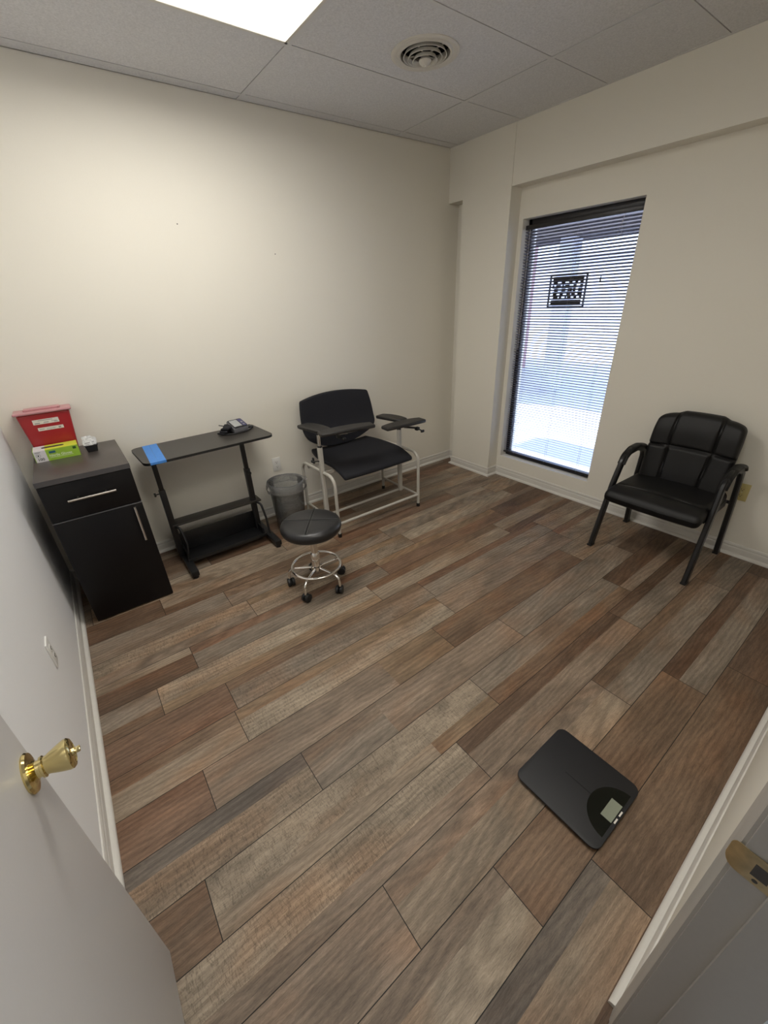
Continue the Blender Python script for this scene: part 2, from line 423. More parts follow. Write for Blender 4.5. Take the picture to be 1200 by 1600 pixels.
for p in me.polygons:
    for li in p.loop_indices: a1.data[li].color = (*FT[p.index], 1); a2.data[li].color = (*FR_[p.index], 1)
fl = bpy.data.objects.new('floor', me); C.objects.link(fl); fl['kind'] = 'structure'
struct('floor_slab', box(-4.5, RW+.2, -5, .1, -.12, -.002), 'concrete')

# ---- walls
NH = lambda x, z, r=.0022: lathe([(0, .0006), (r, .0006), (r, 0)], 10, (x, 0, z), 'Y')
wb = struct('wall_back', box(-W-.1, RW+.2, 0, .1, 0, H+.02), 'wall_paint')
for x, z in ((-2.298, 2.081), (-1.688, 1.939)):
    g = xf(lathe([(0, 0), (.0035, 0), (.0035, -.001)], 10), Matrix.Translation((x, -.0006, z)) @ Matrix.Rotation(PI/2, 4, 'X'))
    o = bpy.data.objects.new('nail_hole', mesh('nail_hole', g, 'slot')); C.objects.link(o); o.parent = wb
struct('wall_left', box(-W-.1, -W, YF-.1, 0, 0, H+.02), 'wall_paint_lit')
# window wall with its opening
wy1, wy2, wz1, wz2 = -.7029, -1.6104, .1959, 2.1475
XO = RW+.20
struct('wall_right', merge(box(RW, XO, wy1, 0, 0, H), box(RW, XO, YF-.1, wy2, 0, H), box(RW, XO, wy2, wy1, 0, wz1), box(RW, XO, wy2, wy1, wz2, H)), 'wall_paint')
struct('trim_1', merge(box(0, RW, -3.193, -.662, 2.350, H), box(0, RW, -.167, 0, 2.345, H)), 'wall_paint')     # soffit above the window
struct('trim_2', box(-.006, RW, -.662, -.167, 0, H), 'wall_paint')                                              # pillar
# door wall with its opening
JX, HX = -2.570, -3.386
DH = 2.05
struct('wall_front', merge(box(JX+.019, RW, YF-.11, YF, 0, H), box(-W, HX-.019, YF-.11, YF, 0, H), box(HX-.019, JX+.019, YF-.11, YF, DH+.019, H)), 'wall_paint')
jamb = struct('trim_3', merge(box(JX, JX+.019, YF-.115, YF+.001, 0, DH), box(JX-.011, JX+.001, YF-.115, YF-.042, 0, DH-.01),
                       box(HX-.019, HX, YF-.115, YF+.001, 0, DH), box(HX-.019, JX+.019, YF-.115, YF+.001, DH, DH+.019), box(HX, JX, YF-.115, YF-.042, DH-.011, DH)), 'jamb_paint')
# casing: moulded boards around the opening, thick outside and thin inside
def casing(x_in, x_out, z1):
    s = 1 if x_out > x_in else -1; wd = abs(x_out-x_in)
    prof = [(0, 0), (0, .006), (.004, .008), (wd*.45, .0085), (wd*.55, .011), (wd*.8, .0125), (wd*.93, .0135), (wd, .011), (wd, 0)]
    return [(x_in+s*a, YF+b, z) for z in (0, z1) for a, b in prof], [tuple(range(9))[::-1], tuple(range(9, 18))]+[(i, (i+1) % 9, 9+(i+1) % 9, 9+i) for i in range(9)]
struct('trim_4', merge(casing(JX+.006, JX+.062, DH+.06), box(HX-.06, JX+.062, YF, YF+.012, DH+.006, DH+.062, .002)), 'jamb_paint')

# ---- ceiling
gx = [-AX-2*T*i for i in range(-1, 4)]; gy = [-S+T]+[-S-T*i for i in range(0, 7)]
tiles = []
bars = []
VX, VY, VR = -1.183, -.985, .172
for i in range(len(gx)-1):
    xb_, xa_ = gx[i], gx[i+1]
    for j in range(len(gy)-1):
        yb_, ya_ = gy[j], gy[j+1]
        if i == 2 and j in (2, 5): continue                     # bays of the light panel and the added fill panel
        x0, x1, y0, y1 = max(xa_+.012, -W), min(xb_-.0165, 0), max(ya_+.012, YF), min(yb_-.0165, -.006)
        if x1 <= x0 or y1 <= y0: continue
        if i == 1 and j == 2:                              # the vent's tile with a round cut
            N = 48; ring = [(VX+VR*.86*math.cos(2*PI*k/N), VY+VR*.86*math.sin(2*PI*k/N)) for k in range(N)]
            outp = []
            for k in range(N):
                c_, s_ = math.cos(2*PI*k/N), math.sin(2*PI*k/N)
                t_ = min((x1-VX)/c_ if c_ > 1e-6 else 9, (x0-VX)/c_ if c_ < -1e-6 else 9, (y1-VY)/s_ if s_ > 1e-6 else 9, (y0-VY)/s_ if s_ < -1e-6 else 9)
                outp.append((VX+c_*t_, VY+s_*t_))
            for cx_, cy_ in ((x0, y0), (x1, y0), (x1, y1), (x0, y1)):
                b_ = min(range(N), key=lambda k: math.hypot(outp[k][0]-cx_, outp[k][1]-cy_)); outp[b_] = (cx_, cy_)
            V_ = [(x, y, H) for x, y in ring]+[(x, y, H) for x, y in outp]+[(x, y, H+.015) for x, y in ring]
            tiles.append((V_, [(k, (k+1) % N, N+(k+1) % N, N+k) for k in range(N)]+[(k, 2*N+k, 2*N+(k+1) % N, (k+1) % N) for k in range(N)]))
        else: tiles.append(box(x0, x1, y0, y1, H, H+.015))
cl = struct('ceiling', merge(*tiles), 'ceiling_tile', smooth=False)
for x in gx[1:4]: bars.append(box(x-.012, x+.012, YF, -.004, H-.0012, H+.004))
for y in gy[1:]:
    if y < YF: continue
    xs = [0]+[g for g in gx[1:4]]+[-W]
    for a, b in zip(xs, xs[1:]): bars.append(box(b+.012 if b > -W else -W, a-.012 if a < 0 else 0, y-.012, y+.012, H-.0008, H+.004))
bars += [box(-.018, .0, YF, -.004, H-.002, H+.01), box(-W, -W+.02, YF, -.004, H-.002, H+.01), box(-W, RW, YF, YF+.02, H-.002, H+.01)]
struct('ceiling_grid', merge(*bars), 'grid_metal', smooth=False)
struct('roof_slab', box(-4.6, XO, -5.1, .1, H+.12, H+.25), 'plenum')
struct('plenum_side', merge(box(-W-.1, XO, .0, .1, H, H+.12), box(RW, XO, -5.1, 0, H, H+.12), box(-4.6, -W-.0, -5.1, 0.1, H, H+.12), box(-4.6, XO, -5.1, -5.0, H, H+.12)), 'plenum')

# ---- baseboards: base with ogee top plus shoe moulding, swept along polylines
BP = [(0, 0), (.028, 0), (.028, .006), (.025, .013), (.019, .017), (.013, .019), (.011, .020), (.011, .050), (.010, .056), (.007, .061), (.009, .066), (.0085, .074), (.004, .082), (0, .083)]
def baseboard(name, pts):
    n_ = len(pts); V, F = [], []; K = len(BP)
    for i in range(n_):
        p = Vector(pts[i]); 
        def nrm(a, b):
            d = (Vector(b)-Vector(a)).normalized(); return Vector((d.y, -d.x))
        if i == 0: m_ = nrm(pts[0], pts[1])
        elif i == n_-1: m_ = nrm(pts[-2], pts[-1])
        else:
            a, b = nrm(pts[i-1], pts[i]), nrm(pts[i], pts[i+1]); m_ = (a+b)/(1+a.dot(b))
        V += [(p.x+m_.x*d, p.y+m_.y*d, z) for d, z in BP]
    for i in range(n_-1):
        for k in range(K-1): F.append((i*K+k, (i+1)*K+k, (i+1)*K+k+1, i*K+k+1))
    F += [tuple(range(K)), tuple((n_-1)*K+k for k in range(K))[::-1]]
    return struct(name, (V, F), 'trim_paint')
baseboard('baseboard_left', [(-W, YF), (-W, 0)])
baseboard('baseboard_back', [(-W, 0), (RW, 0)])
baseboard('baseboard_right', [(RW, 0), (RW, -.167), (-.006, -.167), (-.006, -.662), (RW, -.662), (RW, YF)])
baseboard('baseboard_front', [(RW, YF), (JX+.062, YF)])

# ---- window: dark aluminium frame and one tall pane
FX = RW+.082
wf = struct('window_1', merge(box(FX, FX+.05, wy1-.030, wy1, wz1, wz2, .002), box(FX, FX+.05, wy2, wy2+.030, wz1, wz2, .002),
            box(FX, FX+.05, wy2, wy1, wz1, wz1+.032, .002), box(FX, FX+.05, wy2, wy1, wz2-.045, wz2, .002)), 'bronze')
struct('window_pane', box(FX+.022, FX+.028, wy2+.028, wy1-.028, wz1+.03, wz2-.043), 'glass', parent=wf)

# ---- the hall behind the camera
struct('wall_hall', merge(box(-4.6, -4.5, -5, YF-.11, 0, H), box(-1.2, -1.1, -5, YF-.11, 0, H), box(-4.6, -1.1, -5.1, -5, 0, H), box(-4.6, -W, YF-.11, YF-.01, 0, H)), 'hall_paint')
struct('ceiling_hall', box(-4.6, -1.1, -5.1, YF-.11, H, H+.02), 'ceiling_tile')

# ---- outdoors, seen in slices between the slats
struct('ground_outside', box(XO, 40, -25, 40, -.14, -.10), 'concrete')
struct('window_overhang', box(XO, XO+.55, -6, 2, 2.40, 2.72), 'roof')

# ================================================================== FIXTURES
# ceiling lights: one in view, one added out of view to soften shadows
emat('diffuser_glow', (1, .955, .86), LAMP)
def troffer(j, label, watts, spread):
    t = Thing('ceiling_light', label, 'ceiling light', ((gx[2]+gx[3])/2, (gy[j]+gy[j+1])/2, H))
    x0, x1, y0, y1 = gx[3]+.013, gx[2]-.013, gy[j+1]+.013, gy[j]-.013
    fr_ = [box(x0, x1, y0, y0+.014, H-.003, H+.008), box(x0, x1, y1-.014, y1, H-.003, H+.008), box(x0, x0+.014, y0, y1, H-.003, H+.008), box(x1-.014, x1, y0, y1, H-.003, H+.008)]
    t.part('frame', merge(*fr_), 'vent_metal', smooth=False)
    t.part('diffuser', box(x0+.0145, x1-.0145, y0+.0145, y1-.0145, H-.0005, H+.006), 'diffuser_glow', smooth=False)
    t.part('housing', box(x0, x1, y0, y1, H+.01, H+.09), 'vent_metal', smooth=False)
    al = bpy.data.lights.new('lamp_light', 'AREA'); al.shape = 'RECTANGLE'; al.size = x1-x0-.03; al.size_y = y1-y0-.03
    al.energy = watts; al.color = (1, .97, .90); al.spread = R(spread)
    lo_ = bpy.data.objects.new('lamp_light', al); C.objects.link(lo_); lo_.parent = t.o; lo_.location = (0, 0, -.004)
troffer(2, 'white rectangular fluorescent troffer set in the grey ceiling tiles near the long wall', LAMPW, 172)
troffer(5, 'added unseen fill light panel in the ceiling over the doorway side of the room', FILLW, 165)
t = Thing('hall_fill_light', 'added unseen fill light panel on the hall ceiling behind the doorway', 'ceiling light', (-1.9, -4.3, H-.02))  # fill lamp added behind the camera, not a known fixture
emat('hall_fill_glow', (.92, .96, 1), HALL_FILL)
t.part('diffuser', box(-2.3, -1.5, -4.7, -3.9, H-.02, H-.012), 'hall_fill_glow')
t.part('frame', box(-2.32, -1.48, -4.72, -3.88, H-.011, H-.001), 'vent_metal')

# round ceiling vent: flange, stepped cones, centre dome
t = Thing('ceiling_vent', 'round off-white stepped cone air diffuser in a ceiling tile', 'vent', (VX, VY, H))
vc = (VX, VY, H)
t.part('flange', lathe([(VR, .0), (VR, -.004), (VR-.006, -.008), (VR-.016, -.009), (VR-.024, -.006), (VR-.030, -.004), (VR-.038, -.009), (VR-.046, -.008), (VR-.050, .004), (VR-.044, .03)], 64, vc), 'vent_metal')
for rr, dz in ((.100, -.010), (.078, -.018), (.054, -.027)):
    t.part('cone_ring', lathe([(rr+.0085, dz-.001), (rr+.0100, dz-.0030), (rr+.0070, dz-.0035), (rr-.001, dz+.011), (rr-.0015, dz+.013), (rr+.0005, dz+.0132), (rr+.0085, dz-.001)], 56, vc), 'vent_metal')
t.part('centre_dome', lathe([(.0, -.052), (.007, -.0518), (.008, -.047), (.018, -.044), (.027, -.037), (.031, -.028), (.028, -.022), (.012, -.005), (0, -.003)], 40, vc), 'vent_metal')
t.part('duct', lathe([(VR*.84, -.001), (VR*.80, .05), (VR*.8, .11), (0, .11)], 40, vc), 'dark_duct')
for a in (0, 90, 180, 270):
    c_, s_ = math.cos(R(a+20)), math.sin(R(a+20))
    t.part('spoke', rod((VX+.02*c_, VY+.02*s_, H-.004), (VX+(VR-.05)*c_, VY+(VR-.05)*s_, H+.012), .003, 8), 'vent_metal')

# power outlets
def outlet(label, loc, rotz, plate, face=None, ang=0):
    t = Thing('power_outlet', label, 'outlet', loc)
    def P(g): return move(rot(g, rotz), *loc)
    pl = t.part('cover_plate', P(bevel(box(-.035, .035, -.006, 0, -.0575, .0575), .0018, 2)), plate)
    for dz in (.0195, -.0195):
        sk = t.part('socket', P(move(rot(prism([(.0165*math.cos(a)*1.0, max(-.0125, min(.0125, .0165*math.sin(a)))) for a in [2*PI*k/24 for k in range(24)]], 0, .0015), PI/2, 'X'), 0, -.006, dz)), plate)
        t.part('slot', P(merge(box(-.0075, -.005, -.0082, -.0072, dz-.003, dz+.006), box(.005, .0075, -.0082, -.0072, dz-.003, dz+.005), lathe([(0, 0), (.003, 0), (.003, .001)], 10, (0, -.0082, dz-.0085), 'Y'))), 'slot', parent=sk)
    t.part('screw', P(lathe([(0, -.0012), (.003, -.0008), (.003, .0005)], 12, (0, -.0062, 0), 'Y')), 'brushed_steel')
    return t
outlet('white duplex outlet on the long wall above the waste bin', (-1.934, 0, .440), 0, 'outlet_plastic')
outlet('white duplex outlet low on the left wall by the door knob', (-W, -1.392, .455), PI/2, 'outlet_plastic')
outlet('yellowed ivory outlet half hidden behind the black armchair', (RW, -2.600, .440), -PI/2, 'ivory_plastic')

# ---- blind
YA, YB_ = wy1-.010, wy2+.006           # left and right ends seen from inside
BX = RW+.040
t = Thing('window_blind', 'dark horizontal mini blind hanging over the tall narrow window', 'blind', (BX, (wy1+wy2)/2, wz2))
t.part('head_rail', box(BX-.014, BX+.014, YB_, wy1-.012, wz2-.075, wz2-.045, .002), 'bronze')
V, F = [], []
NS = 88; z_top, z_bot = wz2-.092, wz1+.060; pitch = (z_top-z_bot)/(NS-1)
tilt = R(24); hw = .0125
for i in range(NS):
    zc = z_top-i*pitch; jit = math.sin(i*1.7)*.0003
    for y in (YA, YB_):
        for k in range(5):
            u = -1+k*.5; cx = u*hw*math.cos(tilt); cz = -u*hw*math.sin(tilt)+(1-u*u)*.0014
            V.append((BX+cx, y, zc+cz+jit))
    o = i*10
    for k in range(4): F.append((o+k, o+k+1, o+5+k+1, o+5+k))
sg = t.part('slats', (V, F), 'slat')
md = sg.modifiers.new('thick', 'SOLIDIFY'); md.thickness = .0005
t.part('bottom_rail', box(BX-.012, BX+.012, YA, YB_, wz1+.038, wz1+.050, .002), 'bronze')
for y in (wy1-.13, (wy1+wy2)/2-.01, wy2+.13):
    lad = merge(rod((BX-.013, y, wz2-.08), (BX-.013, y, wz1+.045), .0009, 5), rod((BX+.013, y, wz2-.08), (BX+.013, y, wz1+.045), .0009, 5))
    t.part('ladder_cord', lad, 'cord')
t.part('tilt_wand', merge(rod((BX-.020, YA-.050, wz2-.075), (BX-.022, YA-.048, wz1+1.0), .0026, 6)), 'cord', label='clear hanging wand')
cdp = t.part('lift_cord', rod((BX-.022, wy2+.12, wz2-.075), (BX-.026, wy2+.205, 1.72), .0012, 5), 'cord')
t.part('tassel', lathe([(0, .04), (.003, .04), (.006, .0), (0, 0)], 10, (BX-.026, wy2+.207, 1.68)), 'black_plastic', parent=cdp, label='dark cord end')

# ---- sign behind the blind, seen from its back
SX = FX-.020
y0, y1, z0, z1 = -1.277, -.967, 1.520, 1.752
t = Thing('window_sign', 'black framed sign hung inside the window behind the blind slats', 'sign', (SX, (y0+y1)/2, z0))
t.part('frame', merge(box(SX, SX+.012, y0, y1, z1-.014, z1), box(SX, SX+.012, y0, y1, z0, z0+.009), box(SX, SX+.012, y0, y0+.011, z0, z1), box(SX, SX+.012, y1-.011, y1, z0, z1)), 'black_plastic')
random.seed(3); bb_ = [box(SX+.003, SX+.008, y0+.028, y1-.028, z1-.055, z1-.018), box(SX+.003, SX+.008, y0+.028, y1-.028, z0+.022, z0+.052)]
for r_ in range(5):
    zc = z0+.06+r_*.025; y = y0+.028
    while y < y1-.04:
        L = random.uniform(.012, .040); bb_.append(box(SX+.003, SX+.008, y, min(y+L, y1-.028), zc, zc+.022)); y += L+random.uniform(.006, .035)
    bb_.append(box(SX+.003, SX+.008, y0+.028, y1-.028, zc-.002, zc+.002))
bb_ += [box(SX+.003, SX+.008, y0+.011, y0+.030, z1-.05, z1-.045), box(SX+.003, SX+.008, y1-.030, y1-.011, z1-.05, z1-.045)]
t.part('panel', merge(*bb_), 'black_plastic')
t.part('hanging_cord', merge(rod((SX+.004, y0+.03, z1), (SX+.004, (y0+y1)/2, z1+.10), .001, 5), rod((SX+.004, y1-.03, z1), (SX+.004, (y0+y1)/2, z1+.10), .001, 5), rod((SX+.004, (y0+y1)/2, z1+.10), (SX+.02, (y0+y1)/2, wz2-.05), .001, 5)), 'cord')

# ---- strike plate on the jamb
t = Thing('strike_plate', 'tarnished brass latch strike plate screwed to the door jamb', 'strike plate', (JX, YF-.02, .895))
def strike():
    zc, h = .897, .0285
    pts = [(YF+.0130, .0065), (YF+.0120, .0055), (YF+.0095, .0038), (YF+.006, .0020), (YF+.001, .0002), (YF-.005, -.0008), (YF-.012, -.0010), (YF-.045, -.0010)]
    N = 12; V, F = [], []
    for i, (y, dx) in enumerate(pts):
        hh = h*[.45, .66, .84, .95, 1, 1, 1, 1][i]
        for k in range(N+1): V.append((JX+dx, y, zc-hh+2*hh*k/N))
    for i in range(len(pts)-1):
        for k in range(N):
            F.append((i*(N+1)+k, i*(N+1)+k+1, (i+1)*(N+1)+k+1, (i+1)*(N+1)+k))
    return V, F
so_ = t.part('plate', strike(), 'old_brass'); m_ = so_.modifiers.new('t', 'SOLIDIFY'); m_.thickness = .0012; m_.offset = 1
t.part('latch_hole', box(JX-.0026, JX-.0012, YF-.035, YF-.016, .885, .911, .0), 'slot')
t.part('screw', lathe([(0, -.0008), (.0035, -.0002), (.0035, .001)], 14, (JX-.0022, YF-.024, .877), 'X'), 'slot')

# ---- the open door
t = Thing('door_1', 'flat off-white door leaf swung open against the left wall', 'door', (-3.389, YF+.008, 0))
t.o['kind'] = 'structure'
dl = t.part('door_leaf', box(-3.424, -3.389, YF+.010, -2.366, .010, 2.04, .0012), 'door_paint')
KY, KZ = -2.412, .922
kc = (-3.389, KY, KZ)
kn = t.part('door_knob', lathe([(.0, 0), (.0350, 0), (.0362, .003), (.034, .0065), (.026, .009), (.0190, .0105), (.0155, .013), (.0150, .018), (.0185, .0195), (.0190, .023), (.0160, .025), (.0168, .029), (.0205, .037), (.0245, .047), (.0275, .056), (.0274, .0605), (.0245, .0640), (.0195, .0655), (.0185, .0640), (.0, .0635)], 40, kc, 'X'), 'brass', label='polished brass knob')
t.part('turn_button', merge(box(-3.389+.063, -3.389+.076, KY-.006, KY+.006, KZ-.0022, KZ+.0022, .001), lathe([(0, .0), (.007, 0), (.006, .004), (0, .004)], 16, (-3.389+.064, KY, KZ), 'X')), 'brass', parent=kn)
t.part('hinge', merge(*[rod((-3.386, YF+.010, z), (-3.386, YF+.010, z+.09), .006, 8) for z in (.2, 1.0, 1.75)]), 'brass', label='brass hinge barrels')

# ================================================================== CABINET
kx0, kx1, ky = -3.410, -2.990, -.612
t = Thing('storage_cabinet', 'small black one-drawer one-door cabinet with grey top in the corner', 'cabinet', ((kx0+kx1)/2, -.32, 0))
t.part('body', merge(box(kx0+.002, kx0+.018, ky+.018, -.03, 0, .865), box(kx1-.018, kx1-.002, ky+.018, -.03, 0, .865), box(kx0+.018, kx1-.018, -.05, -.03, .05, .865), box(kx0+.018, kx1-.018, ky+.018, -.05, .05, .068), box(kx0+.018, kx1-.018, ky+.018, -.05, .655, .668), box(kx0+.018, kx1-.018, ky+.03, -.05, .852, .865)), 'black_laminate', smooth=False)
t.part('plinth', box(kx0+.018, kx1-.018, ky+.020, ky+.035, 0, .05), 'black_laminate')
tp = t.part('top', box(kx0, kx1, ky-.003, -.028, .865, .893, .001), 'grey_laminate')
t.part('top_edge', box(kx0, kx1, ky-.0045, ky-.003, .8655, .8925), 'slab_edge', parent=tp)
dr = t.part('drawer', box(kx0+.002, kx1-.002, ky, ky+.018, .668, .861, .001), 'black_laminate')
def barh(p, q, out, inset):
    P_, Q_ = Vector(p), Vector(q); d = (Q_-P_).normalized()
    return merge(rod(p, q, .006, 14), *[rod(tuple(c), tuple(c+Vector(out)), .0045, 10) for c in (P_+d*inset, Q_-d*inset)])
t.part('drawer_handle', barh((-3.307, ky-.030, .772), (-3.090, ky-.030, .772), (0, .030, 0), .045), 'brushed_steel', parent=dr, label='satin steel bar handle')
do = t.part('door', box(kx0+.002, kx1-.002, ky, ky+.018, .010, .658, .001), 'black_laminate')
t.part('edge_highlight', box(kx0+.002, kx1-.002, ky-.0004, ky+.017, .658, .6592), 'edge_highlight', parent=do, label='pale strip standing for the highlight on the door edge')  # pale colour paints the highlight along the gap under the drawer
t.part('door_handle', barh((-3.036, ky-.030, .650), (-3.036, ky-.030, .437), (0, .030, 0), .045), 'brushed_steel', parent=do, label='satin steel bar handle')

ZC = .893
# sharps container
t = Thing('sharps_container', 'red sharps disposal container with two white labels on cabinet top', 'sharps container', (-3.285, -.07, ZC))
def tap(v):
    s = .5+.5*(v.z/.121); kx = .80+.20*s if True else 1; ky_ = .86+.14*s
    return Vector((v.x*kx, v.y*ky_, v.z))
b_ = t.part('body', move(rbox(.124, .054, .121, .012, 4, 3, tap), -3.285, -.066, ZC+.1205), 'red_plastic')
t.part('lid', merge(move(rbox(.135, .064, .007, .0065, 6, 3), -3.285, -.068, ZC+.246), move(rbox(.085, .030, .006, .005, 4, 2), -3.285, -.055, ZC+.256),
       rod((-3.365, -.085, ZC+.254), (-3.365, -.085, ZC+.262), .006, 8), rod((-3.205, -.085, ZC+.254), (-3.205, -.085, ZC+.262), .006, 8)), 'lid_plastic', label='translucent pink lid')
yf = lambda z: -.066-.054*(.86+.14*((z-ZC)/.241))-.0008
def sticker(x0, x1, z0, z1, th=.0005):
    return [(x0, yf(z0), z0), (x1, yf(z0), z0), (x1, yf(z1), z1), (x0, yf(z1), z1), (x0, yf(z0)+.001, z0), (x1, yf(z0)+.001, z0), (x1, yf(z1)+.001, z1), (x0, yf(z1)+.001, z1)], [(0, 1, 2, 3), (4, 7, 6, 5), (0, 4, 5, 1), (1, 5, 6, 2), (2, 6, 7, 3), (3, 7, 4, 0)]
l1 = t.part('label', sticker(-3.347, -3.226, ZC+.180, ZC+.207), 'white_paper')
l2 = t.part('label', sticker(-3.336, -3.216, ZC+.143, ZC+.161), 'white_paper')
def dash(x0, x1, z0, z1): return box(x0, x1, yf(z0)-.0003, yf(z0)+.0004, z0, z1)
t.part('printing', merge(dash(-3.322, -3.254, ZC+.199, ZC+.2025), dash(-3.340, -3.316, ZC+.184, ZC+.1895), dash(-3.298, -3.274, ZC+.189, ZC+.1915), dash(-3.300, -3.277, ZC+.184, ZC+.1865), dash(-3.262, -3.236, ZC+.190, ZC+.1925), dash(-3.250, -3.232, ZC+.185, ZC+.188)), 'faint_ink', parent=l1)
t.part('printing', merge(dash(-3.330, -3.306, ZC+.150, ZC+.154), dash(-3.296, -3.250, ZC+.152, ZC+.1535), dash(-3.296, -3.256, ZC+.148, ZC+.1495), dash(-3.240, -3.228, ZC+.1465, ZC+.1585)), 'faint_ink', parent=l2)
# glove box
gx0, gx1, gy0, gy1, gz = -3.396, -3.186, -.243, -.128, .0625
t = Thing('glove_box', 'green and white box of disposable gloves lying before the red container', 'glove box', ((gx0+gx1)/2, (gy0+gy1)/2, ZC))
xs = gx0+.058
cb = t.part('carton', merge(box(gx0+.0008, gx0+.004, gy0, gy1, ZC, ZC+gz), box(xs, gx1, gy0, gy1, ZC, ZC+gz-.0004)), 'box_green', smooth=False)
t.part('white_panel', box(gx0+.0036, xs, gy0-.0001, gy1, ZC+.0001, ZC+gz), 'box_white', parent=cb, smooth=False)
t.part('top_panel', box(xs-.0002, gx1, gy0+.0006, gy1, ZC+gz-.0006, ZC+gz+.0004), 'box_yellow', parent=cb, smooth=False)
t.part('end_panel', box(gx0, gx0+.0009, gy0, gy1, ZC, ZC+gz-.001), 'ink', parent=cb)
t.part('opening', prism([(x, y) for x, y in rrect(gx0+.042, gx1-.062, (gy0+gy1)/2-.014, (gy0+gy1)/2+.016, .012)], ZC+gz+.0004, ZC+gz+.0009), 'ink', parent=cb, label='dark slot in the top')
t.part('perforated_flap', box(gx0+.020, gx0+.050, (gy0+gy1)/2+.010, (gy0+gy1)/2+.035, ZC+gz, ZC+gz+.0009), 'box_white', parent=cb)
t.part('lettering', merge(text('100', .021, facing_y(gx0+.012, gy0-.0004, ZC+.008), bold=.0004)), 'ink', parent=cb)
ci = lathe([(.0092, 0), (.0104, 0), (.0104, .0004), (.0092, .0004)], 24, (gx0+.021, gy0-.0003, ZC+.037), 'Y')
t.part('hand_emblem', merge(ci, box(gx0+.018, gx0+.024, gy0-.0004, gy0+.001, ZC+.033, ZC+.041), box(gx0+.010, gx0+.036, gy0-.0004, gy0+.001, ZC+.055, ZC+.0565), box(gx0+.010, gx0+.034, gy0-.0004, gy0+.001, ZC+.052, ZC+.0532)), 'ink', parent=cb)
t.part('blue_badge', box(xs+.014, xs+.044, gy0-.0006, gy0+.001, ZC+.040, ZC+.052), 'ink_blue', parent=cb)
t.part('green_badge', box(gx1-.026, gx1-.010, gy0-.0006, gy0+.001, ZC+.042, ZC+.056), 'ink_green', parent=cb)
t.part('lettering', text('Nitrile Gloves', .0185, facing_y(xs+.010, gy0-.0004, ZC+.021), bold=.0003), 'white_ink', parent=cb)
t.part('small_print', merge(box(xs+.010, xs+.120, gy0-.0005, gy0+.001, ZC+.015, ZC+.0168)), 'white_ink', parent=cb)
# packet holder and packets
hx, hy = -3.124, -.205
t = Thing('packet_holder', 'small black tapered plastic tub on the cabinet top holding packets', 'holder', (hx, hy, ZC))
def tub(v):
    s = .5+.5*(v.z/.020); return Vector((v.x*(.78+.22*s), v.y*(.78+.22*s), v.z))
t.part('tub', merge(move(rbox(.032, .032, .020, .003, 2, 2, tub), hx, hy, ZC+.020), box(hx-.034, hx+.034, hy-.034, hy-.030, ZC+.037, ZC+.041), box(hx-.034, hx+.034, hy+.030, hy+.034, ZC+.037, ZC+.041), box(hx-.034, hx-.030, hy-.034, hy+.034, ZC+.037, ZC+.041), box(hx+.030, hx+.034, hy-.034, hy+.034, ZC+.037, ZC+.041)), 'black_plastic')
random.seed(5)
p0 = None
for i in range(7):
    ang = [-8, 6, 14, -15, 3, 20, -4][i]; px_ = hx+[-.012, .008, .012, -.006, .000, .010, -.008][i]; py_ = hy+[-.018, -.012, -.004, .003, .010, .016, .022][i]
    zz = ZC+[.050, .053, .055, .058, .062, .060, .066][i]
    if p0 is None:
        V, F = [], []
        for a in range(7):
            for b in range(7):
                u, v_ = -1+a/3, -1+b/3
                V.append((u*.024, .0022*(1-u*u)*(1-v_*v_)+.001*math.sin(5*u+3*v_), v_*.020))
        for a in range(6):
            for b in range(6): F.append((a*7+b, (a+1)*7+b, (a+1)*7+b+1, a*7+b+1))
        g = merge((V, F), ([(x, -y, z) for x, y, z in V], F))
        p0 = single('wipe_packet', g, 'foil', 'white foil packet at the front of the small black tub', 'packet', (0, 0, 0), 'packets in the black tub')
        q = bpy.data.objects.new('printing', mesh('printing', merge(box(-.014, .014, -.0035, -.0028, .002, .006), box(-.012, .006, -.0035, -.0028, -.006, -.004)), 'faint_ink')); C.objects.link(q); q.parent = p0
        o = p0
    else:
        o = p0.copy(); C.objects.link(o)
        q2 = p0.children[0].copy(); C.objects.link(q2); q2.parent = o
    o['label'] = ['white foil packet at the front of the small black tub', 'white foil packet second from the front of the black tub', 'third white foil packet from the front of the black tub', 'white foil packet in the middle of the black tub, leaning left', 'white foil packet just behind the middle of the black tub', 'white foil packet leaning right near the back of the tub', 'rearmost and tallest white foil packet in the black tub'][i]
    o.location = (px_, py_, zz); o.rotation_euler = (R(-18+5*(i % 3)), R(ang), R(ang*1.2))

